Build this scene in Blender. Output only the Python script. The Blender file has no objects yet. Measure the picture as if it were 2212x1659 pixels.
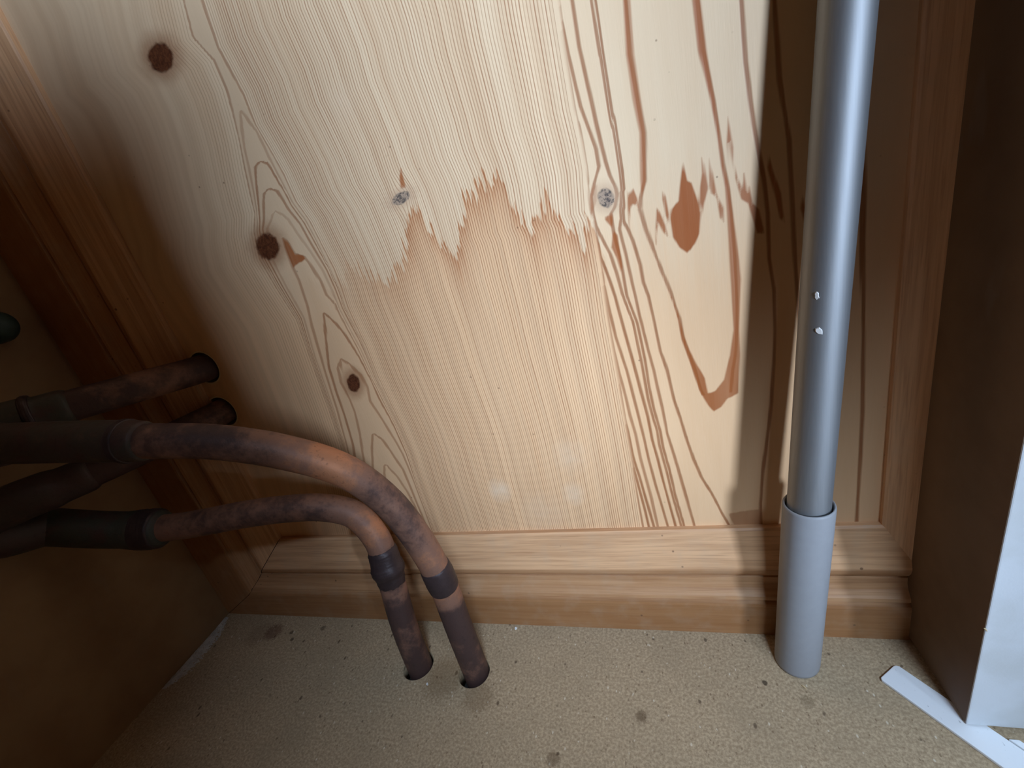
import bpy, bmesh, math, random, json
import numpy as np
from mathutils import Vector, Matrix

random.seed(4)
np.random.seed(4)
SC = bpy.context.scene
COL = SC.collection

# ------------------------------------------------------------------ camera
cam_d = bpy.data.cameras.new('camera')
cam = bpy.data.objects.new('camera', cam_d)
COL.objects.link(cam)
cam_d.sensor_fit = 'HORIZONTAL'
cam_d.sensor_width = 36.0
cam_d.lens = 36.0 * 1008.0 / 2212.0
cam_d.clip_start = 0.01
cam_d.clip_end = 50
R = ((0.9457292, 0.11882509, 0.30245143),
     (0.22780959, 0.42129171, -0.87784741),
     (-0.23173058, 0.89910727, 0.37135838))
cam.matrix_world = Matrix.Translation((0, 0, 0.36)) @ Matrix(R).to_4x4()
SC.camera = cam

# ------------------------------------------------------------------ view, world, daylight
SC.view_settings.view_transform = 'Standard'
SC.view_settings.look = 'None'
SC.view_settings.gamma = 1
SC.view_settings.use_curve_mapping = False
SC.view_settings.exposure = 0.0
w = bpy.data.worlds.new('room')
SC.world = w
w.use_nodes = True
w.node_tree.nodes['Background'].inputs[0].default_value = (0.62, 0.72, 0.85, 1)
w.node_tree.nodes['Background'].inputs[1].default_value = 0.010


def window_light(name, target, az, el, dist, sx, sy, energy, colour):
    """a window of the room: az from the panel's normal towards the right, el above the horizon"""
    a, e = math.radians(az), math.radians(el)
    d = Vector((math.sin(a) * math.cos(e), -math.cos(a) * math.cos(e), math.sin(e)))
    ld = bpy.data.lights.new(name, 'AREA')
    ld.shape = 'RECTANGLE'
    ld.size, ld.size_y = sx, sy
    ld.energy = energy
    ld.color = colour
    o = bpy.data.objects.new(name, ld)
    COL.objects.link(o)
    o.location = Vector(target) + d * dist
    o.rotation_euler = d.to_track_quat('Z', 'Y').to_euler()
    return o


window_light('window_light', (-0.10, 0.30, 0.25), 41, 9, 3.0, 0.62, 0.75, 245, (0.60, 0.76, 1.0))
window_light('window_light', (0.0, 0.28, 0.05), 21, 52, 2.0, 0.40, 0.40, 57, (0.56, 0.75, 1.0))


# ------------------------------------------------------------------ helpers
def tag(o, label=None, cat=None, group=None, kind=None):
    if label: o['label'] = label
    if cat: o['category'] = cat
    if group: o['group'] = group
    if kind: o['kind'] = kind
    return o


def obj(name, verts, faces, mat=None, parent=None, smooth=False, attrs=None):
    me = bpy.data.meshes.new(name)
    me.from_pydata([tuple(v) for v in verts], [], faces)
    me.update()
    if attrs:
        for k, a in attrs.items():
            at = me.attributes.new(k, 'FLOAT', 'POINT')
            at.data.foreach_set('value', np.asarray(a, dtype=np.float32))
    if smooth:
        me.polygons.foreach_set('use_smooth', [True] * len(me.polygons))
    if mat: me.materials.append(mat)
    o = bpy.data.objects.new(name, me)
    COL.objects.link(o)
    if parent: o.parent = parent
    return o


def obj_bm(name, bm, mat=None, parent=None, smooth=False):
    me = bpy.data.meshes.new(name)
    bmesh.ops.recalc_face_normals(bm, faces=bm.faces)
    bm.to_mesh(me)
    bm.free()
    if smooth:
        me.polygons.foreach_set('use_smooth', [True] * len(me.polygons))
    if mat: me.materials.append(mat)
    o = bpy.data.objects.new(name, me)
    COL.objects.link(o)
    if parent: o.parent = parent
    return o


def empty(name, loc=(0, 0, 0)):
    o = bpy.data.objects.new(name, None)
    o.empty_display_size = 0.02
    COL.objects.link(o)
    o.location = loc
    return o


def prism(pts, z0, z1):
    """vertical prism over a plan polygon"""
    n = len(pts)
    v = [(p[0], p[1], z0) for p in pts] + [(p[0], p[1], z1) for p in pts]
    f = [tuple(range(n - 1, -1, -1)), tuple(range(n, 2 * n))]
    f += [(i, (i + 1) % n, n + (i + 1) % n, n + i) for i in range(n)]
    return v, f


def bevel_obj(o, w, seg=2):
    bm = bmesh.new()
    bm.from_mesh(o.data)
    bmesh.ops.bevel(bm, geom=list(bm.edges), offset=w, segments=seg, affect='EDGES', profile=0.6)
    bm.to_mesh(o.data)
    bm.free()


def spline(pts, step=0.0025):
    """centripetal Catmull-Rom through the points, resampled by arc length"""
    P = [np.array(p, float) for p in pts]
    P = [2 * P[0] - P[1]] + P + [2 * P[-1] - P[-2]]
    out = []
    for i in range(1, len(P) - 2):
        p0, p1, p2, p3 = P[i - 1:i + 3]
        t0 = 0
        t1 = t0 + np.linalg.norm(p1 - p0) ** .5
        t2 = t1 + np.linalg.norm(p2 - p1) ** .5
        t3 = t2 + np.linalg.norm(p3 - p2) ** .5
        for t in np.linspace(t1, t2, 24, endpoint=False):
            a1 = (t1 - t) / (t1 - t0) * p0 + (t - t0) / (t1 - t0) * p1
            a2 = (t2 - t) / (t2 - t1) * p1 + (t - t1) / (t2 - t1) * p2
            a3 = (t3 - t) / (t3 - t2) * p2 + (t - t2) / (t3 - t2) * p3
            b1 = (t2 - t) / (t2 - t0) * a1 + (t - t0) / (t2 - t0) * a2
            b2 = (t3 - t) / (t3 - t1) * a2 + (t - t1) / (t3 - t1) * a3
            out.append((t2 - t) / (t2 - t1) * b1 + (t - t1) / (t2 - t1) * b2)
    out.append(P[-2])
    out = np.array(out)
    s = np.r_[0, np.cumsum(np.linalg.norm(np.diff(out, axis=0), axis=1))]
    n = max(3, int(s[-1] / step) + 1)
    ss = np.linspace(0, s[-1], n)
    return np.stack([np.interp(ss, s, out[:, k]) for k in range(3)], 1), ss


def tube(name, path, radii, mat, parent=None, seg=28, caps=True, attrs=None, wobble=0.0):
    path = np.asarray(path, float)
    n = len(path)
    radii = np.broadcast_to(np.asarray(radii, float), (n,))
    T = np.gradient(path, axis=0)
    T /= np.linalg.norm(T, axis=1)[:, None]
    u = np.cross(T[0], (0.3, 1, 0.2))
    u /= np.linalg.norm(u)
    vs, av = [], {k: [] for k in (attrs or {})}
    for i in range(n):
        u = u - T[i] * u.dot(T[i])
        u /= np.linalg.norm(u)
        b = np.cross(T[i], u)
        for k in range(seg):
            a = 2 * math.pi * k / seg
            r = radii[i] * (1 + (random.uniform(-wobble, wobble) if wobble else 0))
            vs.append(path[i] + r * (math.cos(a) * u + math.sin(a) * b))
        for kk in av: av[kk] += [attrs[kk][i]] * seg
    fs = []
    for i in range(n - 1):
        for k in range(seg):
            k2 = (k + 1) % seg
            fs.append((i * seg + k, i * seg + k2, (i + 1) * seg + k2, (i + 1) * seg + k))
    if caps:
        fs.append(tuple(range(seg - 1, -1, -1)))
        fs.append(tuple(range((n - 1) * seg, n * seg)))
    return obj(name, vs, fs, mat, parent, True, av or None)


# ------------------------------------------------------------------ node helpers
class NT:
    def __init__(self, name):
        self.m = bpy.data.materials.new(name)
        self.m.use_nodes = True
        self.t = self.m.node_tree
        self.b = self.t.nodes['Principled BSDF']

    def n(self, kind, **kw):
        x = self.t.nodes.new(kind)
        for k, v in kw.items(): setattr(x, k, v)
        return x

    def link(self, a, b): self.t.links.new(a, b)

    def put(self, sock, v):
        if isinstance(v, (int, float)): sock.default_value = v
        elif isinstance(v, (tuple, list)): sock.default_value = tuple(v) if len(v) != 3 or sock.type == 'VECTOR' else (*v, 1)
        else: self.link(v, sock)

    def math(self, op, a, b=None, c=None, clamp=False):
        x = self.n('ShaderNodeMath', operation=op, use_clamp=clamp)
        for i, v in enumerate((a, b, c)):
            if v is not None: self.put(x.inputs[i], v)
        return x.outputs[0]

    def attr(self, name):
        return self.n('ShaderNodeAttribute', attribute_name=name).outputs['Fac']

    def sstep(self, v, lo, hi, a=0.0, b=1.0):
        x = self.n('ShaderNodeMapRange', interpolation_type='SMOOTHSTEP')
        for i, q in enumerate((v, lo, hi, a, b)): self.put(x.inputs[i], q)
        return x.outputs[0]

    def mix(self, f, a, b, blend='MIX'):
        x = self.n('ShaderNodeMix', data_type='RGBA', blend_type=blend)
        self.put(x.inputs['Factor'], f)
        self.put(x.inputs[6], a)
        self.put(x.inputs[7], b)
        return x.outputs[2]

    def coords(self, scale=(1, 1, 1), rot=(0, 0, 0)):
        tc = self.n('ShaderNodeTexCoord')
        mp = self.n('ShaderNodeMapping')
        mp.inputs['Scale'].default_value = scale
        mp.inputs['Rotation'].default_value = rot
        self.link(tc.outputs['Object'], mp.inputs['Vector'])
        return mp.outputs[0]

    def noise(self, vec, scale, detail=3, rough=0.55, dist=0.0):
        x = self.n('ShaderNodeTexNoise')
        if vec is not None: self.link(vec, x.inputs['Vector'])
        x.inputs['Scale'].default_value = scale
        x.inputs['Detail'].default_value = detail
        x.inputs['Roughness'].default_value = rough
        x.inputs['Distortion'].default_value = dist
        return x.outputs['Fac']

    def white(self, v):
        x = self.n('ShaderNodeTexWhiteNoise', noise_dimensions='1D')
        self.put(x.inputs['W'], v)
        return x.outputs['Value']

    def bump(self, h, strength, dist):
        x = self.n('ShaderNodeBump')
        x.inputs['Strength'].default_value = strength
        x.inputs['Distance'].default_value = dist
        self.link(h, x.inputs['Height'])
        self.link(x.outputs[0], self.b.inputs['Normal'])

    def out(self, colour=None, rough=None, metal=None, spec=None):
        if colour is not None: self.put(self.b.inputs['Base Color'], colour)
        if rough is not None: self.put(self.b.inputs['Roughness'], rough)
        if metal is not None: self.put(self.b.inputs['Metallic'], metal)
        if spec is not None: self.put(self.b.inputs['Specular IOR Level'], spec)
        return self.m


def srgb(r, g, b):
    f = lambda c: (c / 255 / 12.92) if c / 255 <= 0.04045 else ((c / 255 + 0.055) / 1.055) ** 2.4
    return (f(r), f(g), f(b))


EARLY = srgb(230, 200, 162)
EARLY_WET = srgb(233, 188, 142)
LATE = srgb(142, 76, 32)
STAIN = srgb(158, 82, 31)


# ------------------------------------------------------------------ materials
def mat_panel():
    q = NT('pine_panel')
    vec = q.coords((1, 1, 0.03))
    vec2 = q.coords((1, 1, 1))
    wob = q.math('SUBTRACT', q.noise(vec, 260, 3), 0.5)
    fine = q.noise(q.coords((1, 1, 0.04)), 1500, 2)
    sdj = q.attr('side')
    wide = q.sstep(sdj, -0.0002, 0.0002)

    wid = q.noise(q.coords((1, 1, 0.12)), 130, 3)

    def lines(ph, sp, wd, st, amp, vary):
        p = q.math('ADD', q.attr(ph), q.math('MULTIPLY', wob, amp))
        near = q.math('ROUND', p)
        sp_ = q.attr(sp)
        d = q.math('MULTIPLY', q.math('ABSOLUTE', q.math('SUBTRACT', p, near)), sp_)
        wdv = q.math('MULTIPLY', q.attr(wd), q.math('ADD', 0.55, q.math('MULTIPLY', wid, 0.9)))
        a = q.sstep(d, q.math('MULTIPLY', wdv, 0.25), wdv, 1.0, 0.0)
        r = q.white(near)
        k = q.math('ADD', 1.0 - vary, q.math('MULTIPLY', r, vary))
        return q.math('MULTIPLY', q.math('MULTIPLY', a, k), q.attr(st)), r

    la, ra = lines('ring_a', 'pitch_a', 'width_a', 'strength_a', 0.26, 0.55)
    lb, rb = lines('ring_b', 'pitch_b', 'width_b', 'strength_b', 0.10, 0.18)
    x = q.n('ShaderNodeMix', data_type='FLOAT')
    q.put(x.inputs['Factor'], wide); q.put(x.inputs[2], la); q.put(x.inputs[3], lb)
    line = q.math('MULTIPLY', x.outputs[0], q.math('ADD', 0.80, q.math('MULTIPLY', fine, 0.4)))
    # broad tone
    tone = q.noise(q.coords((1, 1, 0.15)), 40, 3)
    # tide mark left by water
    jit = q.math('MULTIPLY', q.math('SUBTRACT', ra, 0.5), 0.013)
    jit2 = q.math('MULTIPLY', q.math('SUBTRACT', q.noise(q.coords((1, 1, 0.03)), 700, 2), 0.5), 0.022)
    td = q.math('ADD', q.attr('tide'), q.math('ADD', jit, jit2))
    wet = q.sstep(td, -0.001, 0.0015)
    band = q.math('MULTIPLY', wet, q.math('POWER', 2.718, q.math('DIVIDE', td, -0.017)), clamp=True)
    band = q.math('MULTIPLY', band, q.attr('tide_band'))
    tb = q.attr('tide_band')
    soft = q.sstep(td, -0.06, 0.06)
    wb_ = q.n('ShaderNodeMix', data_type='FLOAT')
    q.put(wb_.inputs['Factor'], q.sstep(tb, .1, .6)); q.put(wb_.inputs[2], soft); q.put(wb_.inputs[3], wet)
    base = q.mix(wb_.outputs[0], EARLY, EARLY_WET)
    base = q.mix(q.sstep(tone, 0.35, 0.7, 0.0, 0.20), base, srgb(206, 156, 108))
    cw = q.n('ShaderNodeTexNoise', noise_dimensions='1D')
    q.put(cw.inputs['W'], q.attr('ring_a')); cw.inputs['Scale'].default_value = 0.22; cw.inputs['Detail'].default_value = 3
    bandt = q.math('MULTIPLY', q.sstep(cw.outputs['Fac'], 0.38, 0.62, 0.0, 0.34), q.math('SUBTRACT', 1.0, wide))
    base = q.mix(bandt, base, srgb(196, 158, 120))
    base = q.mix(q.math('MULTIPLY', fine, 0.22), base, srgb(240, 208, 172))
    lk = q.n('ShaderNodeMix', data_type='FLOAT')
    q.put(lk.inputs['Factor'], wide); q.put(lk.inputs[2], 0.80); q.put(lk.inputs[3], 0.80)
    col = q.mix(q.math('MULTIPLY', line, lk.outputs[0]), base, LATE)
    # stains following the rings
    st = q.math('ADD', q.attr('stain'), q.math('MULTIPLY', wob, 0.0016))
    edge = q.sstep(st, -0.0007, 0.0008)
    sfade = q.math('MULTIPLY', edge, q.sstep(q.noise(vec, 90, 3), 0.2, 0.8, 0.82, 1.0))
    col = q.mix(q.math('MULTIPLY', band, q.math('ADD', 0.55, q.math('MULTIPLY', line, 0.5))), col, q.mix(q.math('MULTIPLY', line, .5), STAIN, srgb(120, 66, 40)))
    col = q.mix(q.math('MULTIPLY', sfade, q.attr('stain_k')), col, STAIN)
    # knots
    kd = q.math('ADD', q.attr('knot'), q.math('MULTIPLY', q.math('SUBTRACT', q.noise(vec2, 260, 3), .5), 0.35))
    kg = q.attr('knot_grey')
    halo = q.sstep(kd, 0.8, 2.1, 0.6, 0.0)
    col = q.mix(halo, col, q.mix(kg, srgb(150, 98, 62), srgb(196, 160, 128)))
    core = q.sstep(kd, 0.75, 1.02, 1.0, 0.0)
    streak = q.noise(vec2, 420, 4, 0.6, 1.2)
    dark = q.mix(q.sstep(streak, .35, .65), srgb(74, 38, 22), srgb(104, 60, 36))
    grey = q.mix(q.sstep(streak, .40, .58), srgb(92, 80, 72), srgb(172, 146, 122))
    col = q.mix(core, col, q.mix(kg, dark, grey))
    # pale scuffs
    sc = q.math('MULTIPLY', q.attr('scuff'), q.sstep(q.noise(vec2, 120, 3), .3, .7, .45, 1))
    col = q.mix(sc, col, srgb(226, 196, 164))
    # small specks
    v = q.n('ShaderNodeTexVoronoi', feature='F1')
    q.link(vec2, v.inputs['Vector']); v.inputs['Scale'].default_value = 75
    sp = q.math('MULTIPLY', q.sstep(v.outputs['Distance'], 0.03, 0.07, 1, 0), q.sstep(q.noise(vec2, 20, 1), .55, .6))
    col = q.mix(q.math('MULTIPLY', sp, .6), col, srgb(110, 70, 46))
    h = q.math('SUBTRACT', q.math('MULTIPLY', fine, .4), line)
    q.bump(h, 0.25, 0.0004)
    return q.out(col, 0.5, 0, 0.28)


def mat_trim(name, axis, c0=srgb(224, 176, 132), c1=srgb(140, 88, 48)):
    """planed pine moulding, grain running along the axis"""
    q = NT(name)
    sc = [1, 1, 1]
    sc[axis] = 0.03
    vec = q.coords(tuple(sc))
    warp = q.noise(q.coords(tuple(0.1 if i == axis else 1 for i in range(3))), 22, 2)
    x = q.n('ShaderNodeVectorMath', operation='ADD')
    q.link(vec, x.inputs[0])
    cx = q.n('ShaderNodeCombineXYZ')
    for i in range(3):
        if i != axis: q.put(cx.inputs[i], q.math('MULTIPLY', warp, 0.02))
    q.link(cx.outputs[0], x.inputs[1])
    a = q.noise(x.outputs[0], 260, 4, 0.6)
    b = q.noise(vec, 900, 2)
    g = q.sstep(a, 0.36, 0.68)
    col = q.mix(q.math('MULTIPLY', g, 0.34), q.mix(q.attr('outer_dark'), c0, srgb(152, 104, 62)), c1)
    col = q.mix(q.math('MULTIPLY', q.sstep(b, .5, .75), 0.30), col, srgb(140, 88, 54))
    v = q.n('ShaderNodeTexVoronoi', feature='F1')
    q.link(q.coords(), v.inputs['Vector']); v.inputs['Scale'].default_value = 90
    sp = q.math('MULTIPLY', q.sstep(v.outputs['Distance'], 0.06, 0.12, 1, 0), q.sstep(q.noise(q.coords(), 25, 1), .56, .6))
    col = q.mix(q.math('MULTIPLY', sp, .7), col, srgb(92, 60, 42))
    dust = q.sstep(q.noise(q.coords(), 60, 3), .45, .75, 0, .22)
    col = q.mix(dust, col, srgb(190, 164, 136))
    q.bump(q.math('SUBTRACT', q.math('MULTIPLY', b, .4), g), 0.18, 0.0004)
    return q.out(col, 0.48, 0, 0.3)


def mat_chipboard():
    q = NT('chipboard')
    vec = q.coords()
    n1 = q.noise(vec, 520, 5, 0.7)
    n2 = q.noise(q.coords((1, 0.35, 1), (0, 0, 0.6)), 700, 3)
    n3 = q.noise(vec, 26, 3)
    col = q.mix(q.sstep(n1, 0.35, 0.68), srgb(160, 137, 108), srgb(200, 176, 143))
    col = q.mix(q.sstep(n2, 0.62, 0.76, 0, 0.55), col, srgb(112, 84, 58))
    col = q.mix(q.sstep(n2, 0.2, 0.34, 0.45, 0), col, srgb(204, 188, 160))
    col = q.mix(q.sstep(n3, 0.4, 0.75, 0, 0.28), col, srgb(150, 132, 106))

    def spots(scale, lo, hi, gate, c, k, stretch=(1, 0.55, 1), rz=0.8):
        v = q.n('ShaderNodeTexVoronoi', feature='F1')
        q.link(q.coords(stretch, (0, 0, rz)), v.inputs['Vector'])
        v.inputs['Scale'].default_value = scale
        m = q.math('MULTIPLY', q.sstep(v.outputs['Distance'], lo, hi, 1, 0), q.sstep(q.noise(q.coords((1, 1, 1), (0, 0, .3)), scale * .6, 1), gate, gate + .04))
        return q.mix(q.math('MULTIPLY', m, k), col, c)
    col = spots(120, .10, .18, .55, srgb(84, 66, 50), .75)
    col = spots(330, .14, .26, .55, srgb(104, 80, 58), .55)
    col = spots(260, .10, .2, .56, srgb(236, 224, 200), .6)
    # damp spots and dirt, each at its place
    for (x, y, r, k, c) in ((-0.042, 0.2143, 0.0052, .62, (92, 70, 48)), (-0.1016, 0.1806, 0.0055, .5, (92, 70, 48)),
                            (-0.4188, 0.2649, 0.0105, .6, (104, 66, 48)), (0.069, 0.2345, 0.0045, .35, (100, 84, 60)),
                            (-0.395, 0.2655, 0.0022, .7, (60, 44, 32)), (-0.388, 0.2577, 0.0022, .7, (60, 44, 32)),
                            (-0.360, 0.272, 0.003, .6, (66, 48, 34)), (0.0449, 0.2455, 0.0018, .8, (50, 38, 28)),
                            (-0.205, 0.232, 0.022, .40, (120, 92, 58)), (-0.17, 0.218, 0.014, .35, (110, 84, 54)),
                            (-0.435, 0.262, 0.016, .25, (110, 78, 58))):
        m = q.n('ShaderNodeVectorMath', operation='DISTANCE')
        q.link(vec, m.inputs[0]); m.inputs[1].default_value = (x, y, 0)
        d = q.math('ADD', m.outputs['Value'], q.math('MULTIPLY', q.math('SUBTRACT', n3, .5), r * .9))
        d = q.math('ADD', d, q.math('MULTIPLY', q.math('SUBTRACT', n1, .5), r * .7))
        col = q.mix(q.sstep(d, r * .55, r * 1.15, k, 0), col, srgb(*c))
    q.bump(n1, 0.2, 0.0005)
    return q.out(col, 0.85, 0, 0.2)


def mat_paint(name, c, c2):
    q = NT(name)
    n = q.noise(q.coords(), 30, 4)
    f = q.noise(q.coords(), 700, 3)
    col = q.mix(q.sstep(n, .35, .7), c, c2)
    g = q.sstep(q.noise(q.coords((1, 1, .3)), 55, 3), .62, .74, 0, .07)
    col = q.mix(g, col, srgb(150, 146, 140))
    q.bump(f, 0.15, 0.0004)
    return q.out(col, 0.6, 0, 0.3)


def mat_copper(name='old_copper'):
    q = NT(name)
    vec = q.coords()
    tone = q.attr('tone')
    n1 = q.noise(vec, 55, 4, 0.6)
    n2 = q.noise(vec, 240, 4, 0.65)
    n3 = q.noise(vec, 900, 2)
    t = q.math('ADD', tone, q.math('MULTIPLY', q.math('SUBTRACT', n1, .5), 0.75))
    t = q.math('ADD', t, q.math('MULTIPLY', q.math('SUBTRACT', n2, .5), 0.35))
    t2 = q.math('ADD', tone, q.math('MULTIPLY', q.math('SUBTRACT', n2, .5), 0.9))
    col = q.mix(q.sstep(t, 0.12, 0.42), srgb(76, 56, 52), srgb(138, 100, 82))
    col = q.mix(q.sstep(t, 0.42, 0.72), col, srgb(190, 130, 94))
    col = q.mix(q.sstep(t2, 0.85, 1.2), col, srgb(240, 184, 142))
    green = q.attr('green')
    col = q.mix(q.math('MULTIPLY', green, q.sstep(n1, .3, .6)), col, srgb(58, 70, 60))
    soot = q.sstep(n2, .56, .74, 0, .45)
    col = q.mix(soot, col, srgb(48, 36, 36))
    metal = q.sstep(t, 0.35, 1.0, 0.05, 0.5)
    rough = q.math('ADD', 0.42, q.math('MULTIPLY', n2, 0.25))
    q.bump(q.math('ADD', n2, q.math('MULTIPLY', n3, .5)), 0.3, 0.0006)
    return q.out(col, rough, metal, 0.4)


def mat_plain(name, c, rough=0.5, metal=0.0, var=0.1, scale=120, spec=0.4, bump=0.1):
    q = NT(name)
    n = q.noise(q.coords(), scale, 4)
    d = tuple(x * (1 - 2.2 * var) for x in c)
    col = q.mix(n, d, tuple(min(1, x * (1 + var)) for x in c))
    q.bump(q.noise(q.coords(), scale * 5, 2), bump, 0.0004)
    return q.out(col, rough, metal, spec)


def mat_aluminium():
    q = NT('anodised_aluminium')
    n = q.noise(q.coords((1, 1, 0.02)), 900, 2)
    col = q.mix(n, (0.28, 0.285, 0.29), (0.35, 0.355, 0.36))
    q.bump(q.noise(q.coords(), 1500, 2), 0.04, 0.0003)
    return q.out(col, 0.6, 0.9, 0.5)


def mat_strip():
    q = NT('white_plastic')
    v = q.coords((1, 0.4, 1), (0, 0, 0.7))
    n = q.noise(v, 420, 3)
    col = q.mix(q.sstep(n, .66, .74, 0, .55), srgb(242, 243, 244), srgb(110, 108, 110))
    return q.out(col, 0.45, 0, 0.4)


M = {
    'panel': mat_panel(),
    'trim_x': mat_trim('pine_moulding_level', 0),
    'trim_z': mat_trim('pine_moulding_upright', 2),
    'raw': mat_plain('raw_pine_lit_edge', srgb(244, 222, 182), .8, 0, .15, 300),
    'chip': mat_chipboard(),
    'paint': mat_paint('cream_paint', srgb(160, 128, 92), srgb(150, 116, 82)),
    'white': mat_paint('white_paint', srgb(216, 219, 222), srgb(206, 208, 208)),
    'post_side': mat_paint('brown_post_side', srgb(112, 84, 58), srgb(104, 76, 50)),
    'copper': mat_copper(),
    'solder': mat_plain('sooted_fitting', srgb(72, 58, 58), .45, .25, .25, 160, .4, .3),
    'alu': mat_aluminium(),
    'sleeve': mat_plain('grey_plastic', srgb(150, 150, 152), .5, 0, .04, 200, .35, .05),
    'dark': mat_plain('dark_gap', srgb(40, 30, 24), .9, 0, .2),
    'strip': mat_strip(),
    'green': mat_plain('green_tarnish', srgb(66, 84, 78), .5, .1, .2, 90),
    'flake': mat_plain('white_flake', srgb(232, 230, 226), .6, 0, .05),
    'plaster': mat_plain('flaking_plaster', srgb(214, 206, 194), .9, 0, .25, 180, .2, .8),
    'splinter': mat_plain('pale_splinter', srgb(226, 198, 150), .7, 0, .1),
}


def boolean(o, cutters):
    for c in cutters:
        m = o.modifiers.new('cut', 'BOOLEAN')
        m.object = c
        m.operation = 'DIFFERENCE'
        m.solver = 'EXACT'
    bpy.context.view_layer.update()
    me = bpy.data.meshes.new_from_object(o.evaluated_get(bpy.context.evaluated_depsgraph_get()))
    o.modifiers.clear()
    o.data = me
    for c in cutters: bpy.data.objects.remove(c)


def cyl(p0, p1, r, seg=40):
    return tube('cutter', [Vector(p0), Vector(p0).lerp(Vector(p1), .5), Vector(p1)], r, None, None, seg)


def structure(o): return tag(o, kind='structure')


def box(name, x0, x1, y0, y1, z0, z1, mat, parent=None):
    v, f = prism([(x0, y0), (x1, y0), (x1, y1), (x0, y1)], z0, z1)
    return obj(name, v, f, mat, parent)


# ------------------------------------------------------------------ setting
floor = box('floor', -0.52, 1.0, -1.0, 0.32, -0.018, 0.0, M['chip'])
boolean(floor, [cyl((-0.2345, 0.2405, -.05), (-0.2345, 0.2405, .05), .0142),
                cyl((-0.1795, 0.2375, -.05), (-0.1795, 0.2375, .05), .0138)])
structure(floor)
structure(box('wall_left', -0.52, -0.50, -1.0, 0.32, 0.0, 1.0, M['paint']))

v, f = prism([(.1458, .32), (.1512, .2256), (.34, .2256), (.34, .32)], 0.0034, 1.0)
wall_right = structure(obj('wall_right', v, f, M['white']))
bevel_obj(wall_right, 0.0007)
wall_right.data.materials.append(M['post_side'])
for pg in wall_right.data.polygons:            # white on the front of the post, brown on its other faces
    pg.material_index = 0 if pg.normal.y < -0.3 else 1
structure(box('ceiling', -0.52, 1.0, -0.30, 0.32, 1.0, 1.02, M['paint']))
# unseen screen added behind the camera, its opening shaped to block the window light
front = ([(-0.52, 0.0), (0.365, 0.0), (0.365, 0.62), (0.05, 0.67), (0.03, 0.838), (-0.52, 0.838)],
         [(0.365, 0.0), (0.545, 0.0), (0.545, 0.19), (0.365, 0.275)],
         [(0.545, 0.0), (1.4, 0.0), (1.4, 0.838), (0.545, 0.838)],
         [(-0.52, 0.838), (1.4, 0.838), (1.4, 1.3), (-0.52, 1.3)])
v, f = [], []
for fr in front:
    n, o_ = len(fr), len(v)
    v += [(x, -0.32, z) for x, z in fr] + [(x, -0.30, z) for x, z in fr]
    f += [tuple(o_ + q for q in range(n)), tuple(o_ + q for q in range(2 * n - 1, n - 1, -1))]
    f += [(o_ + i, o_ + n + i, o_ + n + (i + 1) % n, o_ + (i + 1) % n) for i in range(n)]
structure(obj('light_screen', v, f, M['paint']))

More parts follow.
